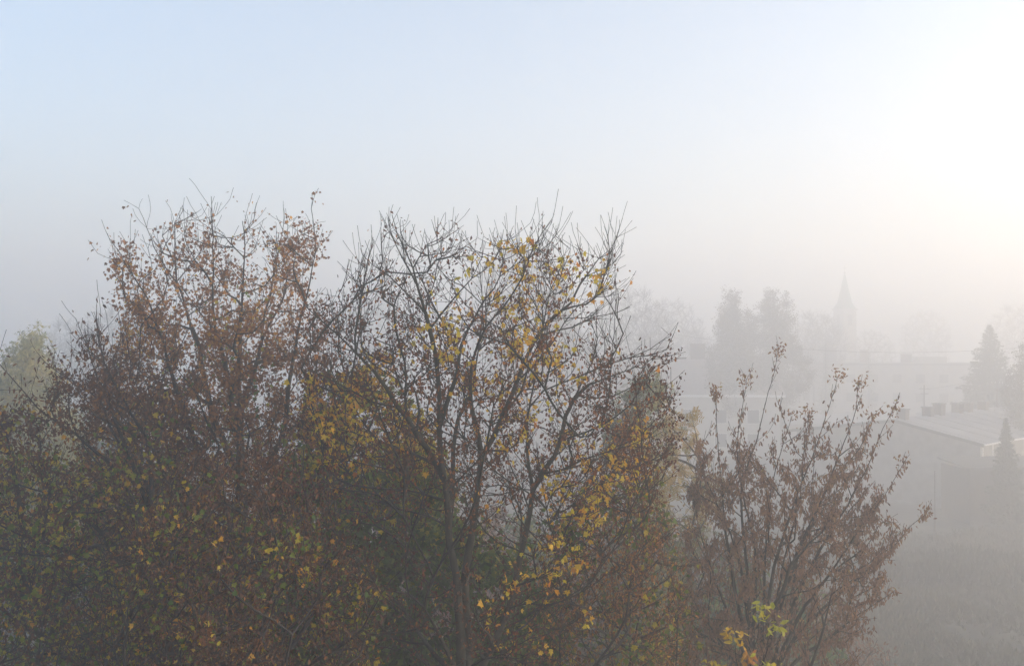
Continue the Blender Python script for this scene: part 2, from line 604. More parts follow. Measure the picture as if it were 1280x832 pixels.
        # yellow leaves in patches
        cs = [P(x, y, D + d) for x, y, d in ((612, 345, 0), (640, 365, .6), (668, 405, 0), (660, 445, -.6), (655, 470, .3), (716, 350, 0), (690, 380, .3), (585, 400, 0), (560, 420, -.5), (640, 335, 0), (668, 555, -.5),
                                             (680, 495, .3), (722, 640, -.6), (735, 585, 0), (715, 575, .4), (708, 600, -.8), (460, 500, 0), (435, 520, -.6), (425, 545, .3), (480, 440, .5), (630, 520, 0), (690, 700, -.9), (640, 745, -1),
                                             (500, 535, .4), (415, 570, 0), (660, 800, -.6), (730, 800, -.5), (600, 470, .8), (535, 440, .8), (700, 455, -.3), (765, 590, 0), (790, 560, .3), (400, 500, 0), (440, 575, .5))]
        p, i = along(sk, np.where((c <= 5) & (np.arange(sk.n) > 5))[0], 30000, .06)
        wp = p + w[0]
        q = patch(wp, cs, .55)
        keep = rng.random(len(p)) < np.clip(q * 1.0, np.where(HZ - (wp[:, 2] - H) / wp[:, 1] * F < 340, .0005, .006), .8)
        p = p[keep]
        tone = np.clip(rng.normal(.92, .08, len(p)), .68, 1)
        res.append(('leaves', 'maple', 'leaf_central', p + w[0], rng.uniform(.045, .105, len(p)), tone, dict(hang=.7)))
        return res
    return finish_tree(sk, 'maple_tree', 'open maple with several dark stems and scattered yellow leaves among brown dried ones', 'tree', None,
                       .0032, .17, 'bark', leaves, thr=.02, free=.016)


# world coordinates are passed to leaf builders; finish_tree subtracts the base again
def rel(fn):
    return fn


def crown_tree(name, label, D, base_px, poly, T, ntarget, leaffn, limbs=(), r_root=.2, r_tip=.0034, stem_to=None, group=None, bark='bark', twigs=2500,
               shoots=0, shoot_z=99, up=.7, twl=(.15, .5), weight=None, thr=.025, down=1.4, base_d=None, maxtips=9, shoot_len=(.3, .9), spread=.6, back=.8, rise=.3):
    sk = Skel()
    bd = D if base_d is None else base_d
    b = P(base_px, 0, bd); b[2] = -.15
    top = P(*(stem_to[:2]), D + (stem_to[2] if len(stem_to) > 2 else 0))
    mid = b * .5 + top * .5 + rng.normal(0, .15, 3) * np.array([1, 1, 0])
    sk.limb([b, mid, top], r_root, r_root * .7, wob=.008)
    for (pts, r0, r1, d0, d1) in limbs:
        n = len(pts)
        sk.limb([P(x, y, D + d0 + (d1 - d0) * i / (n - 1)) for i, (x, y) in enumerate(pts)], r0, r1)
    sk.reach(poly_targets(poly, D, T, ntarget, weight), up=up, back=back, down=down, step=.25, rise=rise, wob=.011)
    if twigs:
        sk.twigs(twigs, twl[0], twl[1], spread=spread, up=up * .8, maxtips=maxtips)
    if shoots:
        sk.shoots(shoots, shoot_len[0], shoot_len[1], shoot_z)
    return finish_tree(sk, name, label, 'tree', group, r_tip, r_root, bark, leaffn, thr=thr)


def pxy(w):
    return 640 + w[:, 0] / w[:, 1] * F, HZ - (w[:, 2] - H) / w[:, 1] * F


def simple_leaves(specs):
    """specs: (part, kind, mat, count, size lo/hi, tone mean/sd, off, keepfn(px,py,world) or None, toneadd fn or None, kw)"""
    def fn(sk, r, k, w):
        c = sk.tipcount()
        out = []
        base = w[0]
        for (part, kind, mat, n, s, tn, off, keep, tadd, kw, mt) in specs:
            cand = np.where((c <= mt) & (np.arange(sk.n) > 5))[0]
            p, i = along(sk, cand, n, off)
            wp = p + base
            px, py = pxy(wp)
            if keep is not None:
                kk = rng.random(n) < keep(px, py, wp)
                wp, px, py = wp[kk], px[kk], py[kk]
            tone = rng.normal(tn[0], tn[1], len(wp))
            if tadd is not None:
                tone = tone + tadd(px, py, wp)
            out.append((part, kind, mat, wp, rng.uniform(s[0], s[1], len(wp)), tone, kw))
        return out
    return fn


central_maple()

# ---------- B. tall left maple, full of brown leaves ----------
polyB = [(132, 298), (150, 318), (172, 275), (190, 300), (215, 280), (240, 268), (266, 258), (285, 285), (312, 268), (340, 285), (358, 270), (374, 290), (393, 268), (400, 300), (392, 345), (384, 372), (402, 395),
         (412, 470), (420, 560), (430, 700), (420, 960), (150, 960), (110, 700), (100, 560), (120, 470), (150, 430), (158, 380), (140, 340)]
crown_tree('maple_tree', 'tall dense maple covered in small brown leaves, its crown top the highest in view', 17.0, 298, polyB, 2.9, 1900,
           simple_leaves([
               ('dried_leaves', 'maple', 'leaf_left', 60000, (.034, .072), (.5, .17), .06,
                lambda px, py, w: np.clip(.12 + (py - 262) / 210 + .3 * blob_noise(w, 1.0, 8), .04, .95),
                lambda px, py, w: .16 * blob_noise(w, 1.1, 4), dict(hang=.8), 4),
               ('leaves', 'maple', 'leaf_green', 14000, (.055, .10), (.6, .2), .08,
                lambda px, py, w: np.clip((py - 470) / 260 + .6 * blob_noise(w, 1.2, 5), 0, .8), None, dict(hang=.6), 6)]),
           limbs=[([(298, 800), (300, 700), (302, 600), (300, 520), (300, 440), (302, 380), (304, 320), (300, 275)], .15, .008, 0, .3),
                  ([(300, 640), (330, 590), (355, 540), (362, 480), (378, 410), (390, 350), (398, 300), (392, 262)], .07, .006, 0, -.8),
                  ([(300, 660), (262, 590), (235, 520), (212, 450), (190, 390), (165, 345), (134, 296)], .08, .006, 0, -1.2),
                  ([(302, 600), (268, 520), (248, 440), (225, 370), (196, 320), (175, 262)], .07, .006, 0, 1.0),
                  ([(302, 560), (285, 480), (270, 400), (268, 330), (266, 248)], .06, .006, 0, -1.2),
                  ([(302, 520), (322, 440), (335, 380), (345, 330), (358, 268)], .055, .006, 0, 1.2),
                  ([(298, 720), (250, 640), (205, 580), (170, 540), (130, 500)], .06, .008, 0, -1.5),
                  ([(300, 700), (345, 640), (385, 590), (420, 540)], .05, .008, 0, 1.2)],
           stem_to=(298, 800), r_root=.24, twigs=4200, shoots=45, shoot_z=H + 1.4, shoot_len=(.1, .3), up=.7)

# ---------- C. spreading tree at the far left ----------
polyC = [(-60, 520), (0, 520), (20, 500), (48, 525), (66, 475), (84, 425), (108, 420), (128, 402), (150, 425), (200, 470), (260, 560), (300, 700), (290, 960), (100, 960), (92, 960), (-60, 960)]
crown_tree('spreading_tree', 'wide tree with long arching limbs and purplish brown leaves before the pale larch', 15.0, 215, polyC, 2.4, 1000,
           simple_leaves([
               ('dried_leaves', 'oval', 'leaf_purple', 36000, (.05, .09), (.4, .18), .06,
                lambda px, py, w: np.clip(.35 + (py - 430) / 110 + .3 * blob_noise(w, 1.0, 2), .12, .95) * np.where((px < 85) & (py > 783), .35, 1),
                lambda px, py, w: .12 * blob_noise(w, .9, 14), dict(hang=.7), 4),
               ('leaves', 'maple', 'leaf_green', 14000, (.05, .095), (.68, .17), .08,
                lambda px, py, w: np.clip((py - 540) / 120 - (py > 660) * .35 + .7 * blob_noise(w, 1.0, 6), 0, .8) * np.where((px < 85) & (py > 783), .3, 1), None, dict(hang=.6), 6)]),
           limbs=[([(215, 780), (190, 690), (160, 600), (117, 555), (80, 530), (50, 510), (30, 487), (12, 468), (0, 455)], .09, .008, 0, -1),
                  ([(200, 720), (180, 600), (140, 540), (125, 500), (100, 480), (70, 462), (48, 440)], .06, .006, 0, .8),
                  ([(190, 640), (150, 540), (118, 470), (105, 430), (92, 398)], .05, .006, 0, .2),
                  ([(200, 680), (185, 560), (155, 500), (130, 450), (122, 402)], .05, .006, 0, -.6),
                  ([(205, 720), (150, 690), (90, 640), (40, 610), (-20, 600)], .05, .008, 0, .6)],
           stem_to=(215, 790), r_root=.2, twigs=2600, shoots=40, shoot_z=H - 1.0, bark='bark_dark')

# ---------- D. pale larch at the left edge ----------
polyD = [(40, 418), (58, 450), (78, 480), (92, 530), (104, 600), (100, 700), (-60, 700), (-40, 560), (-20, 500), (2, 460), (22, 440)]
crown_tree('larch_tree', 'pale yellow-green feathery larch fading in fog at the left edge', 33, 32, polyD, 2.2, 900,
           simple_leaves([('needles', 'tuft', 'leaf_pale', 42000, (.10, .2), (.55, .25), .09, None,
                           lambda px, py, w: .25 * blob_noise(w, .8, 3) + .15 * (px > 30), dict(hang=.5), 6)]),
           limbs=[([(32, 700), (33, 600), (34, 500), (38, 424)], .12, .01, 0, 0)],
           stem_to=(32, 700), r_root=.2, twigs=2600, up=.2, down=.3, twl=(.3, .7), bark='bark_birch')

# ---------- E..: lower trees and bushes filling the bottom ----------
polyE = [(360, 560), (400, 500), (450, 478), (500, 500), (545, 560), (560, 650), (640, 700), (700, 760), (700, 980), (330, 980), (330, 700)]
crown_tree('green_maple', 'low maple with green and yellow-green leaves behind the dark central stems', 17.0, 470, polyE, 1.9, 800,
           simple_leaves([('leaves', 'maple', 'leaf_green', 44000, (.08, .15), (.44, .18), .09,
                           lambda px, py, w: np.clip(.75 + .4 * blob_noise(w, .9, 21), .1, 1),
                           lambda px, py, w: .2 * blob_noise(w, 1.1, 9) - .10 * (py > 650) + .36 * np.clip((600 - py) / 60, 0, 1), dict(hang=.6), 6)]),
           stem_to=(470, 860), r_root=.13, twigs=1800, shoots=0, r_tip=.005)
polyF = [(-60, 600), (0, 570), (60, 580), (120, 570), (200, 590), (260, 620), (260, 900), (100, 900), (86, 960), (-60, 960)]
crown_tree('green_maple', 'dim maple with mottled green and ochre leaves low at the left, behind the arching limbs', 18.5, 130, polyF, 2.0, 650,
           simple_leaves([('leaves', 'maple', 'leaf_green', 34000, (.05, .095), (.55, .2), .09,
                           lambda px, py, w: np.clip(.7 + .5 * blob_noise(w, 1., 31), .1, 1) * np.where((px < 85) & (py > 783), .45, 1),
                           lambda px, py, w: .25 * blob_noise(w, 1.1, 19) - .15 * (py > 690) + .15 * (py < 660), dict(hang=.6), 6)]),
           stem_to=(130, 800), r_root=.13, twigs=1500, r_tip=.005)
polyG = [(100, 760), (130, 640), (190, 600), (260, 570), (330, 560), (380, 590), (420, 640), (470, 700), (480, 980), (100, 980)]
crown_tree('brown_maple', 'dark twiggy young maple with dull red-brown leaves in front at the lower left', 12.5, 300, polyG, 1.9, 900,
           simple_leaves([('dried_leaves', 'oval', 'leaf_purple', 30000, (.035, .075), (.45, .17), .05,
                           lambda px, py, w: np.clip(.45 + .8 * blob_noise(w, .8, 41), .04, 1), None, dict(hang=.8), 4),
                          ('leaves', 'maple', 'leaf_green', 12000, (.045, .08), (.66, .2), .07,
                           lambda px, py, w: np.clip(.35 * (py > 640) + .8 * blob_noise(w, .7, 43), 0, .9), None, dict(hang=.6), 6)]),
           limbs=[([(300, 900), (330, 780), (345, 700), (330, 620), (300, 570)], .045, .006, 0, -.8),
                  ([(300, 900), (370, 800), (400, 740), (372, 660), (350, 600)], .05, .006, 0, .5),
                  ([(310, 880), (250, 770), (200, 700), (160, 650)], .05, .006, 0, -.5),
                  ([(330, 860), (420, 810), (455, 780), (480, 740), (520, 690)], .035, .005, 0, -1.)],
           stem_to=(300, 930), r_root=.12, twigs=2400, bark='bark_dark', up=.5)
polyH = [(690, 640), (725, 600), (755, 560), (780, 510), (806, 530), (824, 610), (850, 700), (875, 980), (650, 980), (660, 800)]
crown_tree('thorn_tree', 'small twiggy tree with russet and ochre leaves right of the central maple stems', 15.5, 770, polyH, 1.7, 850,
           simple_leaves([('dried_leaves', 'oval', 'leaf_left', 22000, (.045, .08), (.5, .2), .05,
                           lambda px, py, w: np.clip(.5 + .5 * blob_noise(w, .8, 51), .08, 1), None, dict(hang=.7), 4),
                          ('leaves', 'maple', 'leaf_green', 7500, (.06, .11), (.52, .22), .07,
                           lambda px, py, w: np.clip(.5 * (py > 600) + .8 * blob_noise(w, .8, 53), 0, .9), None, dict(hang=.6), 6)]),
           limbs=[([(770, 880), (800, 760), (806, 690), (803, 640)], .03, .005, 0, -1.0)],
           stem_to=(770, 900), r_root=.11, twigs=2400, bark='bark_dark', up=.6)

# ---------- ash behind, green and orange ----------
polyI = [(765, 520), (782, 495), (806, 468), (828, 474), (846, 494), (864, 512), (866, 555), (904, 590), (892, 640), (862, 700), (868, 980), (740, 980), (750, 640)]
crown_tree('ash_tree', 'foggy ash with feathery grey-green leaves turning orange on its right side', 26.0, 815, polyI, 1.8, 520,
           simple_leaves([('leaves', 'pinnate', 'leaf_ash', 9000, (.16, .30), (.3, .16), .1,
                           lambda px, py, w: np.clip(.55 + .9 * blob_noise(w, .8, 61), .04, 1),
                           lambda px, py, w: np.clip((px - 800) / 60 + .3 * blob_noise(w, .9, 62), -.2, .6) * (1 - .5 * (py < 500)) * np.where(py > 655, .3, 1), dict(hang=.35), 4)]),
           stem_to=(810, 860), r_root=.13, twigs=900, r_tip=.005)

# ---------- bushy brown tree on the right: many stems from one base ----------
def hang_tree():
    D = 18.5
    sk = Skel()
    b = P(946, 0, D); b[2] = -.15
    sk.limb([b, P(948, 1080, D), P(946, 930, D)], .2, .16)
    tips = [((946, 900), (938, 800), (932, 700), (928, 610), (948, 540), (964, 480), (973, 440)),
            ((946, 900), (930, 800), (912, 700), (902, 620), (896, 550), (893, 488)),
            ((946, 900), (940, 800), (944, 700), (930, 620), (922, 560), (934, 474)),
            ((948, 900), (958, 800), (968, 720), (992, 640), (1024, 550), (1049, 472)),
            ((948, 900), (966, 790), (990, 710), (1028, 620), (1062, 540), (1076, 479)),
            ((948, 900), (962, 800), (980, 700), (1000, 620), (1004, 560), (1010, 515)),
            ((950, 900), (978, 790), (1020, 700), (1060, 630), (1088, 570), (1116, 508)),
            ((950, 900), (986, 790), (1036, 715), (1076, 660), (1106, 620), (1129, 580)),
            ((950, 900), (980, 820), (1020, 770), (1068, 725), (1110, 690), (1135, 662), (1158, 641)),
            ((950, 900), (990, 830), (1030, 800), (1075, 765), (1115, 740)),
            ((946, 900), (928, 810), (900, 740), (880, 680), (866, 620)),
            ((946, 900), (920, 830), (885, 780), (860, 740)),
            ((948, 900), (952, 780), (956, 680), (966, 600), (982, 545), (990, 520)),
            ((948, 900), (972, 760), (1010, 660), (1050, 590), (1075, 560), (1092, 520)),
            ((946, 900), (936, 780), (920, 680), (885, 600), (872, 560))]
    ends = []
    for i, t in enumerate(tips):
        d1 = rng.uniform(-1.6, 1.6)
        n = len(t)
        sk.limb([P(x, y, D + d1 * (j / (n - 1)) ** 1.0) for j, (x, y) in enumerate(t)], .06, .005, wob=.008)
        ends.append(sk.n - 1)
    e_world = [sk.pos[e].copy() for e in ends]
    poly = [(865, 620), (868, 560), (888, 530), (905, 520), (925, 500), (940, 520), (962, 490), (975, 500), (985, 540), (1010, 535), (1040, 505), (1058, 520), (1070, 505), (1068, 545), (1100, 530),
            (1085, 580), (1090, 605), (1120, 595), (1100, 640), (1128, 662), (1105, 700), (1118, 742), (1085, 775), (1060, 850), (1050, 980), (860, 980), (850, 760)]
    sk.reach(poly_targets(poly, D, 1.9, 900, lambda x, y: np.where(y < 560, .22, 1.)), up=.35, back=1.5, down=1.6, step=.22, rise=.28, wob=.012)
    sk.twigs(2800, .12, .35, spread=.4, up=.6, maxtips=8)

    def leaves(sk, r, k, w):
        c = sk.tipcount()
        thin = np.where((c <= 12) & (np.arange(sk.n) > 20) & (r < .02))[0]
        p, i = along(sk, thin, 36000, .028)
        wp = p + w[0]
        px, py = pxy(wp)
        kk = rng.random(len(wp)) < np.clip(.16 + (py - 480) / 170 + .35 * blob_noise(wp, .7, 71), .1, .95)
        wp = wp[kk]; py = py[kk]
        tone = rng.normal(.45, .16, len(wp)) + .12 * blob_noise(wp, .8, 5)
        out = [('leaves', 'hang', 'leaf_hang', wp, rng.uniform(.055, .115, len(wp)), tone, dict(hang=1.6))]
        q = []
        for e in e_world:          # tufts on the shoot tips
            m = rng.integers(26, 44)
            q.append(e + rng.normal(0, .075, (m, 3)) + np.array([0, 0, .03]))
        q = np.concatenate(q)
        out.append(('tip_leaves', 'oval', 'leaf_hang', q, rng.uniform(.05, .095, len(q)), rng.normal(.68, .14, len(q)), dict(hang=.5)))
        return out
    return finish_tree(sk, 'bushy_tree', 'bushy many-stemmed tree with hanging brown leaves and leaf tufts on its shoot tips', 'tree', None, .0035, .2, 'bark', leaves, thr=.02)


hang_tree()

# ---------- yellow sapling close by ----------
def sapling():
    D = 12.0
    sk = Skel()
    b = P(936, 0, D); b[2] = -.1
    sk.limb([b, P(938, 1100, D), P(936, 900, D)], .035, .022)
    ends = []
    for t, d in (([(936, 900), (934, 850), (938, 810), (946, 766)], 0), ([(936, 900), (922, 850), (914, 820), (914, 792)], -.3), ([(936, 880), (950, 830), (966, 780)], .3),
              ([(936, 900), (950, 860), (962, 822)], -.3), ([(936, 900), (900, 860), (892, 830)], .3), ([(936, 870), (938, 845), (940, 812)], -.1)):
        sk.limb([P(x, y, D + d * j / (len(t) - 1)) for j, (x, y) in enumerate(t)], .012, .004, step=.08)
        ends.append(sk.n - 1)
    e_world = [sk.pos[e].copy() for e in ends]
    sk.twigs(40, .08, .2, spread=.5, up=.3, maxtips=6)

    def leaves(sk, r, k, w):
        q = np.concatenate([e + rng.normal(0, .06, (18, 3)) for e in e_world])
        tone = np.repeat(np.array([.95, .5, 1., .9, .75, .1]), 18) + rng.normal(0, .1, len(q))
        return [('leaves', 'oval', 'leaf_yellow', q, rng.uniform(.07, .13, len(q)), tone, dict(hang=.5))]
    return finish_tree(sk, 'sapling', 'slender sapling with small bright yellow leaf clusters at the bottom edge of the bushy tree', 'tree', None, .003, .035, 'bark', leaves, thr=.01)


sapling()

# ----------------------------------------------------------------- buildings and far things
import bmesh


class MB:
    def __init__(self):
        self.bm = bmesh.new()

    def box(self, cx, cy, cz, sx, sy, sz, rz=0.0):
        m = Matrix.Translation((cx, cy, cz)) @ Matrix.Rotation(rz, 4, 'Z') @ Matrix.Diagonal((sx, sy, sz, 1))
        bmesh.ops.create_cube(self.bm, size=1.0, matrix=m)
        return self

    def cone(self, x, y, z, r1, r2, h, n=8, rz=0.0):
        m = Matrix.Translation((x, y, z + h / 2)) @ Matrix.Rotation(rz, 4, 'Z')
        bmesh.ops.create_cone(self.bm, cap_ends=True, segments=n, radius1=r1, radius2=max(r2, 1e-4), depth=h, matrix=m)
        return self

    def poly(self, verts, faces):
        vs = [self.bm.verts.new(v) for v in verts]
        for f in faces:
            self.bm.faces.new([vs[i] for i in f])
        return self

    def slab(self, a, b, c, d, t):
        """thick sheet a,b,c,d (counter-clockwise from above) with thickness t downwards"""
        vs = [Vector(p) for p in (a, b, c, d)]
        lo = [v - Vector((0, 0, t)) for v in vs]
        return self.poly(vs + lo, [(0, 1, 2, 3), (7, 6, 5, 4), (0, 4, 5, 1), (1, 5, 6, 2), (2, 6, 7, 3), (3, 7, 4, 0)])

    def build(self, name, mat, parent=None, bevel=0.0):
        me = bpy.data.meshes.new(name)
        bmesh.ops.recalc_face_normals(self.bm, faces=self.bm.faces[:])
        self.bm.to_mesh(me); self.bm.free()
        o = link(name, me, mat, parent)
        if bevel:
            b = o.modifiers.new('edge', 'BEVEL'); b.width = bevel; b.segments = 2
        return o


M['plaster'] = surf_mat('plaster', (0.2, 0.19, 0.175), (0.3, 0.29, 0.27), 1.2, 0.9, 0.1)
M['plaster_pale'] = surf_mat('plaster_pale', (0.36, 0.35, 0.32), (0.46, 0.44, 0.4), 1.2, 0.9, 0.1)
M['felt'] = surf_mat('roof_felt', (0.15, 0.15, 0.155), (0.24, 0.235, 0.24), 0.8, 0.7, 0.1, spec=0.5)
M['tile'] = surf_mat('roof_tile', (0.2, 0.16, 0.15), (0.3, 0.25, 0.24), 2.0, 0.75, 0.2)
M['fascia'] = surf_mat('fascia', (0.05, 0.05, 0.048), (0.09, 0.088, 0.08), 3, 0.8)
M['brick'] = surf_mat('chimney_brick', (0.06, 0.045, 0.04), (0.12, 0.085, 0.07), 8, 0.9, 0.2)
M['cap'] = surf_mat('chimney_cap', (0.1, 0.1, 0.1), (0.2, 0.2, 0.2), 6, 0.9)
M['white'] = surf_mat('white_metal', (0.7, 0.7, 0.7), (0.8, 0.8, 0.8), 3, 0.35, spec=0.6)
M['glass'] = surf_mat('window_glass', (0.02, 0.022, 0.025), (0.05, 0.055, 0.06), 1, 0.15, spec=0.6)
M['timber'] = surf_mat('dark_timber', (0.03, 0.028, 0.025), (0.06, 0.052, 0.045), 5, 0.9, 0.2, 5, (1, 1, .2))
M['pole'] = surf_mat('pole_wood', (0.06, 0.05, 0.04), (0.12, 0.1, 0.08), 5, 0.9)
M['wire'] = surf_mat('wire', (0.02, 0.02, 0.02), (0.03, 0.03, 0.03), 5, 0.6)
M['copper'] = surf_mat('green_copper', (0.08, 0.17, 0.14), (0.13, 0.24, 0.2), 2, 0.6)
M['stone'] = surf_mat('church_stone', (0.3, 0.28, 0.25), (0.42, 0.4, 0.36), 1, 0.9)
M['green_paint'] = surf_mat('green_paint', (0.006, 0.05, 0.036), (0.012, 0.075, 0.05), 4, 0.45)
M['rust'] = surf_mat('post_metal', (0.06, 0.05, 0.045), (0.11, 0.09, 0.08), 8, 0.8)


def gable_building(name, label, cat, corner, dg, dr, W, L, ez, rz_, apex=0.5, over=0.35, wall='plaster', roof='felt',
                   chimneys=(), windows=(), side_windows=(), left_ez=None, fascia=True, strips=(), chim=(.8, .8, 1.0), group=None, gutter=True, k=1.0, ridge_strip=False, seams=0):
    """corner: ground point of the near eave corner; dg: unit vector along the gable, dr: along the ridge"""
    # k: every stated size in the drawing times k
    W, L, ez, rz_, over = W * k, L * k, ez * k, rz_ * k, over * k
    left_ez = None if left_ez is None else left_ez * k
    chimneys = [(r_ * k, s_) for r_, s_ in chimneys]; chim = tuple(c * k for c in chim)
    windows = [tuple(v * k for v in w_) for w_ in windows]; side_windows = [tuple(v * k for v in w_) for w_ in side_windows]
    strips = [(r_ * k, w_ * k) for r_, w_ in strips]
    root = empty(name, tuple(corner), label, cat, group)
    dg = Vector((dg[0], dg[1], 0)); dr = Vector((dr[0], dr[1], 0)); Z = Vector((0, 0, 1))
    lez = ez if left_ez is None else left_ez

    def q(g, r_, z):
        return dg * g + dr * r_ + Z * z
    # body: pentagonal prism
    v = [q(0, 0, -.3), q(W, 0, -.3), q(W, 0, lez), q(W * apex, 0, rz_), q(0, 0, ez)]
    v += [p + dr * L for p in v]
    MB().poly(v, [(4, 3, 2, 1, 0), (5, 6, 7, 8, 9), (0, 1, 6, 5), (1, 2, 7, 6), (2, 3, 8, 7), (3, 4, 9, 8), (4, 0, 5, 9)]).build('wall', M[wall], root)
    # roof: two thick slabs, meeting at the ridge
    up = .16
    s1 = (rz_ - ez) / (W * apex); s2 = (rz_ - lez) / (W * (1 - apex))
    m = MB()
    m.slab(q(-over, -over, ez - s1 * over + up), q(W * apex, -over, rz_ + up), q(W * apex, L + over, rz_ + up), q(-over, L + over, ez - s1 * over + up), .12)
    m.slab(q(W * apex, -over, rz_ + up), q(W + over, -over, lez - s2 * over + up), q(W + over, L + over, lez - s2 * over + up), q(W * apex, L + over, rz_ + up), .12)
    ro = m.build('roof', M[roof], root)
    if seams:
        m = MB(); r_ = .4
        while r_ < L:
            m.slab(q(-over, r_, ez - s1 * over + up + .035), q(W * apex, r_, rz_ + up + .035), q(W * apex, r_ + .07, rz_ + up + .035), q(-over, r_ + .07, ez - s1 * over + up + .035), .07)
            r_ += seams
        m.build('seams', M['felt'], ro)
    if fascia:
        m = MB()
        f = .3
        for (a, b) in ((q(-over, -over - .04, ez - s1 * over + up + .03), q(W * apex, -over - .04, rz_ + up + .03)),
                       (q(W * apex, -over - .04, rz_ + up + .03), q(W + over, -over - .04, lez - s2 * over + up + .03))):
            c = a - dr * .05; d = b - dr * .05
            m.slab(a, b, d, c, f)
        m.build('verge_board', M['fascia'], root)
    if gutter:
        m = MB()
        a = q(-over - .12, -over, ez - s1 * over + up - .02); b = q(-over - .12, L + over, ez - s1 * over + up - .02)
        m.slab(a, q(-over - .003, -over, a.z), q(-over - .003, L + over, a.z), b, .12 if not ridge_strip else .34)
        m.build('gutter', M['white'], root)
    if ridge_strip:
        a = q(W * apex, -over, rz_ + up + .1); b = q(W * apex, L + over, rz_ + up + .1)
        MB().slab(a - dg * .2, a + dg * .2, b + dg * .2, b - dg * .2, .14).build('ridge_cap', M['white'], root)
    for (r_, sc_) in chimneys:
        z0 = rz_ - .25
        c = q(W * apex, r_, 0)
        ang = math.atan2(dr.y, dr.x)
        ch = MB().box(c.x, c.y, z0 + (chim[2] + .4) / 2 * sc_, chim[0] * sc_, chim[1], (chim[2] + .4) * sc_, ang).build('chimney', M['brick'], ro)
        MB().box(c.x, c.y, z0 + (chim[2] + .4) * sc_ + .062, chim[0] * sc_ + .16, chim[1] + .16, .12, ang).build('cap', M['cap'], ch)
    for (g, z, w, h) in windows:      # on the gable wall
        a = math.atan2(dg.y, dg.x)
        c = q(g, 0, z)
        o = MB().box(c.x, c.y, c.z, w + .14, .1, h + .14, a).build('window', M['white'], root)
        c = q(g, -.05, z)
        MB().box(c.x, c.y, c.z, w, .05, h, a).build('pane', M['glass'], o)
    for (r_, z, w, h) in side_windows:    # on the near eave wall
        a = math.atan2(dr.y, dr.x)
        c = q(0, r_, z)
        o = MB().box(c.x, c.y, c.z, w + .14, .1, h + .14, a).build('window', M['white'], root)
        c = q(-.05, r_, z)
        MB().box(c.x, c.y, c.z, w, .05, h, a).build('pane', M['glass'], o)
    for (r_, w) in strips:            # pale rain pipes down the near eave wall
        a = math.atan2(dr.y, dr.x)
        c = q(-.06, r_, ez / 2 - .1)
        MB().box(c.x, c.y, c.z, w, .1, ez - .1, a).build('rain_pipe', M['white'], root)
    return root


def g2(px, d):
    return (px - 640) / F * d


# long low warehouse on the right, seen over its near corner
cn = Vector((g2(1225, 93.75), 93.75, 0))
gable_building('warehouse', 'long low grey building with pitched pale roof and a row of six squat chimneys', 'building', cn,
               (-.682, .731), (.731, .682), 15.5, 46, 5.2, 6.55, k=1.25, apex=.42, over=.45,
               chimneys=((1.0, 1.0), (5.6, .95), (7.7, 1.15), (11.4, 1.0), (13.4, 1.0), (16.9, .95)), chim=(.72, .75, .72), seams=3.4,
               windows=(), strips=((.3, .12), (2.2, .12), (4.3, .12)), side_windows=((6.6, 2.6, 2.2, 1.1), (10.5, 2.6, 2.2, 1.1), (14.5, 2.6, 2.2, 1.1)))
# gable end of the next shed behind it
gable_building('storage_hall', 'pale storage hall behind the long chimneyed building, its verge rising out of the frame', 'building', Vector((78.25, 107.5, 0)),
               (-.80, .60), (.60, .80), 20, 30, 6.0, 8.9, k=1.25, apex=.5, wall='plaster_pale', roof='felt', over=.5, gutter=False,
               windows=((6, 2.6, 2.0, 1.2), (11, 2.6, 2.0, 1.2)))
# two-storey house with the white gutter behind the ash tree
gable_building('white_guttered_house', 'two-storey house with broad plain roof, two chimneys and a bright white gutter', 'house',
               Vector((g2(975, 140), 140, 0)), (.06, 1.0), (-1.0, .06), 16, 32, 7.0, 10.9, k=1.25, ridge_strip=True, apex=.5, wall='plaster_pale', roof='tile', over=.5,
               chimneys=((8.2, 1.0), (12.9, 1.2), (21, 1.0)), chim=(1.7, 1.3, 1.5),
               side_windows=[(3 + 3.6 * i, z, 1.3, 1.5) for i in range(9) for z in (1.7, 4.4)], fascia=True)
# flat-roofed block in the middle distance
b = empty('flat_roofed_block', (g2(1110, 188), 190, 0), 'long flat-roofed block with rooftop vents in the fog below the steeple', 'building', rz=R(-9))
MB().box(0, 5, 5.7, 34, 12, 11.6).build('wall', M['plaster'], b)
rf = MB().box(0, 5, 11.67, 35, 13, .34).build('roof', M['fascia'], b)
for (x, w, h) in ((-9.2, 2.0, 2.9), (-3, 1.3, 2.4), (4.9, 1.8, 1.6)):
    ch = MB().box(x, 4, 11.84 + h / 2, w, 1.2, h).build('chimney', M['brick'], rf)
    MB().box(x, 4, 11.84 + h + .08, w + .25, 1.45, .15).build('cap', M['cap'], ch)
MB().box(9.4, 5, 12.44, 5.2, 5, 1.2).build('rooftop_box', M['plaster'], b)
for i in range(8):
    for z in (1.8, 5.4, 9.0):
        w = MB().box(-14.7 + 4.2 * i, -1.02, z, 1.8, .1, 1.8).build('window', M['plaster'], b)
        MB().box(-14.7 + 4.2 * i, -1.075, z, 1.6, .05, 1.6).build('pane', M['glass'], w)
# lower garage row in front of it
b = empty('lean_to_roof', (g2(1015, 147), 147, 0), 'low mono-pitch outbuilding half hidden behind the brown bushy tree', 'building', rz=R(8))
MB().box(0, 2, 1.9, 16, 5, 4.0).build('wall', M['plaster'], b)
MB().slab((-8.4, -1, 3.95), (8.4, -1, 3.95), (8.4, 5, 4.9), (-8.4, 5, 4.9), .15).build('roof', M['felt'], b)
for i in range(4):
    d = MB().box(-6 + 4 * i, -.53, 1.1, 2.6, .08, 2.2).build('door', M['timber'], b)
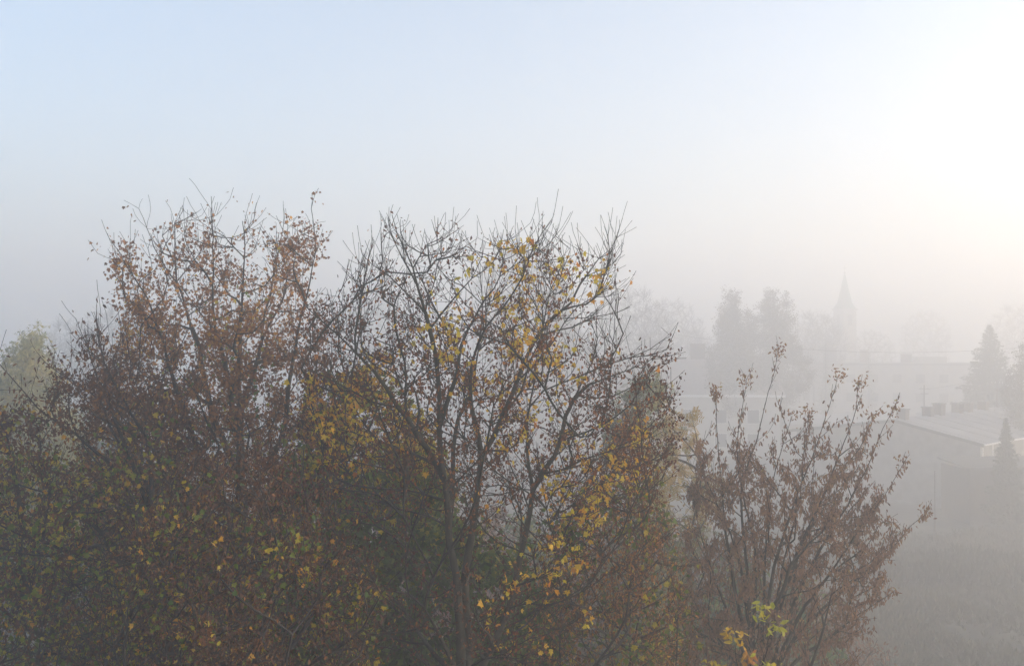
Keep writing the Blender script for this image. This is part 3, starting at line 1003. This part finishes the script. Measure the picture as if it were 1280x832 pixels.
# a low house between
gable_building('grey_house', 'small grey gabled house in thick fog left of the flat-roofed block', 'house',
               Vector((g2(1010, 185), 188, 0)), (.1, 1), (-1, .1), 10, 14, 5.4, 8.6, k=1.25, roof='tile', over=.4,
               chimneys=((4, 1.0),), chim=(.9, .9, 1.2), side_windows=[(2 + 3.2 * i, 3.8, 1.2, 1.4) for i in range(4)])

# dark timber shed right of the gable
b = empty('timber_shed', (g2(1264, 88.8), 88.8, 0), 'dark board shed standing at the corner of the long grey building', 'shed', rz=R(4))
MB().box(1.1, 2.5, 2.3, 10.0, 5, 4.9).build('wall', M['timber'], b)
MB().slab((-4.2, -.35, 4.95), (6.4, -.35, 4.95), (6.4, 5.3, 5.3), (-4.2, 5.3, 5.3), .15).build('roof', M['fascia'], b)
MB().box(.2, -.03, 1.15, 1.4, .08, 2.3).build('door', M['timber'], b)

# church
ch = empty('church', (g2(1056, 235), 235, 0), 'pale church with tall pointed green steeple fading into the fog', 'church', rz=R(20))
tz = H + (HZ - 386) / F * 235
MB().box(0, 0, tz / 2, 3.7, 3.7, tz).box(0, 0, tz - .15, 4.2, 4.2, .36).box(0, 0, tz - 5.2, 4.0, 4.0, .3).build('tower', M['stone'], ch)
tip = H + (HZ - 341) / F * 235
hh = tip - tz
sp = MB().cone(0, 0, tz + .02, 2.75, 1.75, hh * .16, 8, R(22.5)).cone(0, 0, tz + .02 + hh * .16, 1.75, .08, hh * .84, 8, R(22.5)).build('spire', M['copper'], ch)
MB().cone(0, 0, tip, .05, .04, 1.7, 6).box(0, 0, tip + 1.15, .9, .1, .1).cone(0, 0, tip - .1, .22, .2, .3, 8).build('cross', M['fascia'], sp)
for a in range(4):
    dx, dy = math.cos(a * math.pi / 2), math.sin(a * math.pi / 2)
    w = MB().box(dx * 1.86, dy * 1.86, tz - 2.7, .1 + abs(dy), .1 + abs(dx), 2.6).build('window', M['fascia'], ch)
v = [(-5.5, 2.3, 0), (5.5, 2.3, 0), (5.5, 2.3, 9.5), (0, 2.3, 15.5), (-5.5, 2.3, 9.5)]
v += [(x, 30, z) for x, y, z in v]
MB().poly(v, [(4, 3, 2, 1, 0), (5, 6, 7, 8, 9), (0, 1, 6, 5), (1, 2, 7, 6), (2, 3, 8, 7), (3, 4, 9, 8), (4, 0, 5, 9)]).build('nave', M['stone'], ch)
MB().slab((-6, 2.0, 9.15), (0, 2.0, 15.75), (0, 30.4, 15.75), (-6, 30.4, 9.15), .2).slab((0, 2.0, 15.75), (6, 2.0, 9.15), (6, 30.4, 9.15), (0, 30.4, 15.75), .2).build('roof', M['tile'], ch)

# poles and wires
def utility_pole(px, d, ytop, label, arm=0.5):
    z = H + (HZ - ytop) / F * d
    o = empty('utility_pole', (g2(px, d), d, 0), label, 'utility pole', 'utility poles behind the roofs')
    MB().cone(0, 0, -.3, .15, .09, z + .3, 8).build('pole', M['pole'], o)
    MB().box(0, -.1, z - .5, 1.5, .1, .12).box(0, -.1, z - 1.2, 1.1, .1, .12).build('crossarm', M['pole'], o)
    m = MB()
    for x in (-.65, -.25, .25, .65):
        m.cone(x, -.1, z - .44, .05, .03, .16, 6)
    m.build('insulators', M['white'], o)
    return z


def wire(a, b, sag, label, r=.022, group=None):
    a = np.array(a, float); b = np.array(b, float)
    n = 24
    sk = Skel(40)
    for i in range(n + 1):
        t = i / n
        p = a * (1 - t) + b * t
        p[2] -= sag * 4 * t * (1 - t)
        sk.add(p, i - 1)
    sk.dir[0] = sk.dir[1]
    base = a.copy()
    sk.pos[:sk.n] -= base
    me = tube_mesh('wire', sk, np.full(sk.n, r), np.ones(sk.n, bool), 5)
    o = link('overhead_wire', me, M['wire'])
    o.location = tuple(base)
    tag(o, label, 'wire', 'overhead wires')


utility_pole(1155, 140, 481, 'wooden utility pole with two crossarms rising behind the chimney row')
utility_pole(1246, 122, 474, 'thin utility pole in fog below the big spruce, behind the long roof')
wire(P(1158, 486, 140), P(1300, 455, 112), .3, 'wire rising from the double-armed pole towards the big spruce')
wire(P(845, 418, 125), P(1290, 433, 125), 1.4, 'long sagging wire crossing in front of the steeple', .019)

# thin posts in the field
for px, d, y0, lb in ((1168, 82, 588, 'thin rusty post standing before the middle of the grey gable wall'),
                      (1078, 85, 577, 'thin rusty post in front of the left part of the gable, beside the brown tree')):
    z = H + (HZ - y0) / F * d
    o = MB().cone(0, 0, -.2, .05, .045, z + .2, 8).box(0, 0, z + .02, .14, .14, .05).build('fence_post', M['rust'])
    o.location = (g2(px, d), d, 0)
    tag(o, lb, 'post', 'thin posts in the field')

# green fence posts bottom left, with wire netting between
D = 34.
for px, y0, lb in ((22, 783, 'tall green metal fence post in the bottom left corner, tallest of the green posts'), (50, 826, 'low green fence post between the two taller green posts'),
                   (71, 808, 'green metal fence post at the bottom, right of the tallest green post')):
    z = H + (HZ - y0) / F * D
    o = empty('fence_post', (g2(px, D), D, 0), lb, 'post', 'green fence posts in the bottom left')
    MB().cone(0, 0, -.2, .075, .075, z + .2, 10).build('post', M['green_paint'], o)
    MB().cone(0, 0, z + .002, .09, .07, .08, 10).build('cap', M['green_paint'], o)


# ----------------------------------------------------------------- far trees
def far_tree(name, label, px, d, w_px, ytop, kind='bare', nt=500, group='foggy trees beyond the roofs', leaves=0, base_y=None, shape='round', tips=1200):
    """crown outlined in metres; d is the distance"""
    zt = H + (HZ - ytop) / F * d
    hw = w_px / F * d / 2
    sk = Skel(60000)
    sk.limb([np.array([0, 0, -.2]), np.array([.1, 0, zt * .18]), np.array([0, .1, zt * .35])], zt * .013, zt * .01, step=.5)
    T = []
    while len(T) < nt:
        p = rng.uniform(-1, 1, 3)
        z = (p[2] + 1) / 2
        if shape == 'round':
            rr = math.sqrt(max(0, 1 - p[2] ** 2)) if p[2] > -.4 else .9
        elif shape == 'birch':
            rr = min(1.0, (1 - z) ** .42 * 1.25, .35 + 2 * z) * (.74 + .26 * math.sin(11 * z + px + 3 * math.atan2(p[1], p[0])))
        else:
            rr = (1 - z)
        if math.hypot(p[0], p[1]) > rr:
            continue
        T.append(np.array([p[0] * hw, p[1] * hw, zt * (.28 if shape != 'birch' else .16) + z * zt * (.72 if shape != 'birch' else .84)]))
    sk.reach(T, step=.5, up=.5, wob=.04, back=.9, down=1.2)
    sk.twigs(tips, .4, 1.3, spread=.6, up=.4, maxtips=8, seg=.4)
    def lf(sk, r, k, w):
        if not leaves:
            return []
        c = sk.tipcount()
        cand = np.where((c <= 3) & (np.arange(sk.n) > 5))[0]
        p, i = along(sk, cand, leaves, .22)
        return [('crown', 'spray', 'leaf_far', p + w[0], rng.uniform(.3, .6, leaves), rng.normal(.5, .25, leaves), dict(hang=.3))]
    o = finish_tree(sk, name, label, 'tree', group, .011, zt * .013, 'bark_birch' if shape == 'birch' else 'bark_dark', lf, thr=.06)
    o.location = (g2(px, d), d, 0)
    return o


def fir_tree(label, px, d, ytop, w_px, n=9000, group='conifers in the fog'):
    zt = H + (HZ - ytop) / F * d
    hw = w_px / F * d / 2
    root = empty('spruce_tree', (g2(px, d), d, 0), label, 'tree', group)
    MB().cone(0, 0, -.2, zt * .016, .03, zt, 8).build('trunk', M['bark_dark'], root)
    nb = int(60 + zt * 16)
    pos = []; axs = []; sz = []
    sk = Skel(9000)
    sk.add(np.array([0, 0, .2]), -1)
    for k in range(nb):
        z = .06 + .93 * (k / nb) ** .9
        l = hw * (1 - z) ** .85 * rng.uniform(.5, 1.2) + .04
        a = k * 2.39996 + rng.normal(0, .2)
        dz = -.28 * l + rng.normal(0, .05)
        b = np.array([0, 0, z * zt]); e = b + np.array([math.cos(a) * l, math.sin(a) * l, dz])
        m = max(3, int(n / nb * (l / hw + .25)))
        t = rng.random(m) ** .75
        pp = b + (e - b) * t[:, None]
        pp[:, 2] += .25 * l * t ** 2
        side = np.array([-math.sin(a), math.cos(a), 0])
        pp += side * (rng.normal(0, 1, m) * (1 - t) * l * .24)[:, None] + rng.normal(0, .06, (m, 3))
        pos.append(pp)
        sd = rng.choice([-1, 1], m)
        axs.append(np.array([math.cos(a), math.sin(a), -.25]) + side * (sd * .7)[:, None])
        sz.append(np.full(m, .62 * (.22 + .78 * (1 - z))) * rng.uniform(.7, 1.3, m) * max(.6, zt / 16))
    pos = np.concatenate(pos); axs = np.concatenate(axs); sz = np.concatenate(sz)
    link('crown', leaf_mesh('crown', 'tuft', pos, sz, rng.normal(.5, .25, len(pos)), hang=.15, axis=axs), M['needles'], root)
    return root


t1 = far_tree('bare_tree', 'round-crowned bare tree in fog just right of the central maple, above the guttered house', 788, 142, 112, 358, nt=1300, tips=9000)
t2 = far_tree('birch_tree', 'left one of the two foggy birches, with the fuller crown', 917, 142, 70, 369, nt=700, leaves=14000, shape='birch', tips=1500)
t3 = far_tree('birch_tree', 'right one of the two foggy birches, taller and with airier branches', 966, 144, 96, 363, nt=800, leaves=15000, shape='birch', tips=1900)
copy_tree(t1, (g2(462, 165), 165, 0), 'ghostly bare tree seen through the left side of the central maple', 1.08, 1.2)
copy_tree(t1, (g2(650, 148), 148, 0), 'tall bare tree in fog straight behind the central maple crown', 1.28, 2.6)
copy_tree(t1, (g2(838, 181), 181, 0), 'lower bare tree adjoining the round-crowned one on its right', 1.0, 4.0)
copy_tree(t2, (g2(700, 162), 162, 0), 'narrow foggy birch behind the right half of the central maple', 1.15, 1.0)
copy_tree(t1, (g2(1018, 188), 188, 0), 'faint bare tree between the birches and the steeple', .92, 2.0)
copy_tree(t1, (g2(1090, 219), 219, 0), 'very faint tree at the right foot of the steeple', .78, 3.1)
copy_tree(t1, (g2(1030, 220), 220, 0), 'very faint tree at the left foot of the steeple', .92, 5.1)
copy_tree(t1, (g2(1158, 250), 250, 0), 'faint wide tree on the skyline halfway between steeple and big spruce', 1.0, .4)
copy_tree(t1, (g2(1268, 220), 220, 0), 'faint rounded tree on the skyline right of the big spruce', 1.02, 2.2)
copy_tree(t1, (g2(868, 188), 188, 0), 'faint low tree in the gap between bare tree and birches', .78, 1.7)
copy_tree(t1, (g2(88, 131), 131, 0), 'ghostly thin tree in fog right of the pale larch', .80, 3.3)
copy_tree(t1, (g2(140, 125), 125, 0), 'ghostly tree in fog behind the left shoulder of the tall brown maple', .86, 5.3)
copy_tree(t3, (g2(1306, 105), 105, 0), 'reddish birch cut by the right edge of the picture', .8, 1.3)
fir_tree('big dark spruce standing in fog behind the warehouse chimneys', 1237, 130, 404, 132, 42000)
fir_tree('small pointed spruce right in front of the long building near its eave', 1257, 84, 521, 56, 26000)
fir_tree('tiny distant spruce left of the steeple foot', 1032, 168, 428, 30, 3000)
fir_tree('tiny distant spruce right of the steeple foot', 1086, 175, 432, 26, 2600)

# thicket of bushes closing the view under and behind the near trees
bushes = []
def make_bush(i):
    sk = Skel(12000)
    sk.limb([np.array([0, 0, -.1]), np.array([.05, 0, .5])], .05, .04, step=.2)
    T = []
    while len(T) < 260:
        p = rng.uniform(-1, 1, 3)
        if p[0] ** 2 + p[1] ** 2 + p[2] ** 2 < 1 + .3 * math.sin(3 * p[0] + i):
            T.append(np.array([p[0] * 2.1, p[1] * 2.1, 2.2 + p[2] * 2.1]))
    sk.reach(T, step=.3, up=.6)
    sk.twigs(700, .2, .6, spread=.6, up=.5)
    lf = lambda sk, r, k, w: (lambda cand: [('leaves', 'maple' if i == 0 else 'oval', ('leaf_green', 'leaf_purple', 'leaf_hang')[i],
          along(sk, cand, 17000, .1)[0] + w[0], rng.uniform(.05, .11, 17000), rng.normal(.4, .2, 17000), dict(hang=.5))])(np.where((sk.tipcount() <= 6) & (np.arange(sk.n) > 4))[0])
    return finish_tree(sk, 'thicket_bush', 'x', 'bush', 'bushes under the trees', .006, .06, 'bark_dark', lf, thr=.02)


for i in range(3):
    bushes.append(make_bush(i))
kinds = ('green-leaved', 'purple-brown', 'dry brown')
spots = [(15, 48, 0, 1.7, 'right behind the tallest green fence post'), (100, 47, 1, 1.9, 'just right of the green fence posts, in dark shade'), (170, 30, 0, 1.9, 'under the arching limbs at the lower left'),
         (-110, 34, 1, 2.0, 'at the very left edge below the larch'), (250, 28, 2, 1.9, 'beneath the tall brown maple, left of its stem'), (340, 27, 0, 1.9, 'beneath the tall brown maple, right of its stem'),
         (430, 30, 1, 2.0, 'in the gloom left of the central stems'), (520, 32, 2, 2.0, 'directly left of the double trunk at the bottom'), (600, 36, 1, 1.7, 'between the middle and right stems of the central maple'),
         (680, 34, 0, 1.7, 'right of the leaning right stem, at the bottom'), (760, 32, 2, 1.8, 'under the russet thorn tree'), (830, 31, 1, 1.8, 'under the ash, left of the bushy tree'),
         (900, 30, 0, 1.6, 'at the left foot of the bushy tree'), (985, 31, 2, 1.5, 'at the right foot of the bushy tree'), (45, 50, 0, 2.3, 'far behind the green fence posts, in the darkest shade'),
         (-10, 48, 0, 2.3, 'behind the fence posts and cut by the left edge'), (95, 52, 0, 2.2, 'behind and right of the shorter green post')]
used = set()
for (px, d, k, s, txt) in spots:
    b = bushes[k]
    d = d * 1.12; s = s * 1.2
    loc = (g2(px, d), d, 0)
    lb = kinds[k] + ' bush ' + txt
    if k not in used:
        used.add(k); b.location = loc; b.scale = (s, s, s); b['label'] = lb
    else:
        copy_tree(b, loc, lb, s, rng.uniform(0, 6))

# ----------------------------------------------------------------- ground, grass
def ground_mat():
    m, nt = newmat('field_soil_and_grass')
    out = N(nt, 'ShaderNodeOutputMaterial')
    tc = N(nt, 'ShaderNodeTexCoord')
    n1 = N(nt, 'ShaderNodeTexNoise'); n1.inputs['Scale'].default_value = .16; n1.inputs['Detail'].default_value = 4
    n2 = N(nt, 'ShaderNodeTexNoise'); n2.inputs['Scale'].default_value = 2.5; n2.inputs['Detail'].default_value = 8
    r1 = N(nt, 'ShaderNodeValToRGB'); ramp_set(r1, [(.38, (.012, .013, .009)), (.5, (.026, .03, .016)), (.6, (.06, .056, .036))])
    r2 = N(nt, 'ShaderNodeValToRGB'); ramp_set(r2, [(.3, (.55, .55, .55)), (.7, (1.3, 1.3, 1.3))])
    mx = N(nt, 'ShaderNodeMix'); mx.data_type = 'RGBA'; mx.blend_type = 'MULTIPLY'; mx.inputs['Factor'].default_value = 1
    pb = N(nt, 'ShaderNodeBsdfPrincipled'); pb.inputs['Roughness'].default_value = .95
    bp = N(nt, 'ShaderNodeBump'); bp.inputs['Strength'].default_value = .6
    L = nt.links.new
    L(tc.outputs['Object'], n1.inputs['Vector']); L(tc.outputs['Object'], n2.inputs['Vector'])
    L(n1.outputs['Fac'], r1.inputs['Fac']); L(n2.outputs['Fac'], r2.inputs['Fac'])
    L(r1.outputs['Color'], mx.inputs[6]); L(r2.outputs['Color'], mx.inputs[7])
    L(mx.outputs[2], pb.inputs['Base Color']); L(n2.outputs['Fac'], bp.inputs['Height']); L(bp.outputs[0], pb.inputs['Normal'])
    L(pb.outputs[0], out.inputs['Surface'])
    return m


gx, gy = 90, 80
X = np.linspace(-400, 400, gx); Y = np.linspace(-70, 560, gy)
XX, YY = np.meshgrid(X, Y)
ZZ = .12 * np.sin(XX * .11) * np.cos(YY * .09)
V = np.stack([XX.ravel(), YY.ravel(), ZZ.ravel() - .1], 1)
a = (np.arange(gy - 1)[:, None] * gx + np.arange(gx - 1)[None]).ravel()
q = np.stack([a, a + 1, a + 1 + gx, a + gx], 1).ravel()
g = link('ground', np_mesh('ground', V, q, np.full(len(a), 4), smooth=True), ground_mat())
tag(g, kind='structure')

# rough meadow grass where the camera sees it
def grass(name, n, x0, x1, d0, d1, hmin, hmax, tone):
    d = d0 + (d1 - d0) * rng.random(n) ** 1.3
    px = rng.uniform(x0, x1, n)
    x = (px - 640) / F * d
    cl = blob_noise(np.stack([x, d, 0 * d], 1), 4.0, 77)
    keep = rng.random(n) < np.clip(.55 + .9 * cl, .03, 1)
    x, d, cl = x[keep], d[keep], cl[keep]
    p = np.stack([x, d, np.zeros(len(x)) - .08], 1)
    hgt = rng.uniform(hmin, hmax, len(x)) * (1 + .5 * cl)
    o = link(name, leaf_mesh(name, 'tuft', p, hgt, rng.normal(tone, .2, len(x)) + .4 * cl, hang=-1.4), M['grass'])
    return o


tag(grass('meadow_grass', 75000, 820, 1420, 47, 84, .3, .8, .5), 'rough pale green meadow grass', 'grass', kind='stuff')
tag(grass('tall_weeds', 9000, 1000, 1400, 65, 72, .8, 1.5, .12), 'taller dark weeds in a band across the meadow', 'weeds', kind='stuff')

# ----------------------------------------------------------------- haze
m, nt = newmat('haze')
out = N(nt, 'ShaderNodeOutputMaterial')
pv = N(nt, 'ShaderNodeVolumePrincipled')
pv.inputs['Color'].default_value = (HAZE_C, HAZE_C, HAZE_C, 1)
pv.inputs['Density'].default_value = HAZE_D
pv.inputs['Anisotropy'].default_value = HAZE_G
nt.links.new(pv.outputs[0], out.inputs['Volume'])
hz = MB().box(0, 0, 0, 1, 1, 1).build('haze', m)
x0, x1, y0, y1, z0, z1 = -410, 410, -80, 570, -1.3, HAZE_TOP
hz.scale = (x1 - x0, y1 - y0, z1 - z0)
hz.location = ((x0 + x1) / 2, (y0 + y1) / 2, (z0 + z1) / 2)
tag(hz, kind='stuff')

# ----------------------------------------------------------------- sun, sky, camera
w = bpy.data.worlds.new('World'); sc.world = w; w.use_nodes = True
nt = w.node_tree
bg = nt.nodes['Background']
sky = nt.nodes.new('ShaderNodeTexSky')
sky.sky_type = 'NISHITA'; sky.sun_disc = False
sky.sun_elevation = R(SUN_EL)
sky.sun_rotation = R(SUN_AZ)
sky.air_density = 1.0; sky.dust_density = SKY_DUST; sky.ozone_density = SKY_O
bg.inputs['Strength'].default_value = SKY_S
nt.links.new(sky.outputs[0], bg.inputs['Color'])
ld = bpy.data.lights.new('sun', 'SUN')
ld.energy = SUN_E; ld.angle = R(.5); ld.color = (1.0, .79, .56)
sun = bpy.data.objects.new('sun', ld); col.objects.link(sun)
az, el = R(SUN_AZ), R(SUN_EL)
to_sun = Vector((math.sin(az) * math.cos(el), math.cos(az) * math.cos(el), math.sin(el)))
sun.rotation_euler = to_sun.to_track_quat('Z', 'Y').to_euler()
sun.location = (20, -10, 40)

cd = bpy.data.cameras.new('camera')
cd.sensor_width = 36.0; cd.lens = F / 1280 * 36.0
cd.clip_start = .1; cd.clip_end = 3000
cam = bpy.data.objects.new('camera', cd); col.objects.link(cam)
cam.location = (0, 0, H)
cam.rotation_euler = (R(90) + math.atan((HZ - 416) / F), 0, 0)
sc.camera = cam

sc.render.engine = 'CYCLES'
cy = sc.cycles
cy.max_bounces = 12; cy.diffuse_bounces = 2; cy.glossy_bounces = 1; cy.transmission_bounces = 3
cy.volume_bounces = VB; cy.transparent_max_bounces = 4
cy.caustics_reflective = False; cy.caustics_refractive = False
cy.use_denoising = True
try:
    cy.denoiser = 'OPENIMAGEDENOISE'; cy.denoising_input_passes = 'RGB_ALBEDO_NORMAL'; cy.denoising_prefilter = 'ACCURATE'
except Exception:
    pass
cy.sample_clamp_indirect = 6.0
vs = sc.view_settings
vs.view_transform = 'Standard'; vs.look = 'None'; vs.gamma = 1.0; vs.use_curve_mapping = False
vs.exposure = EXPO
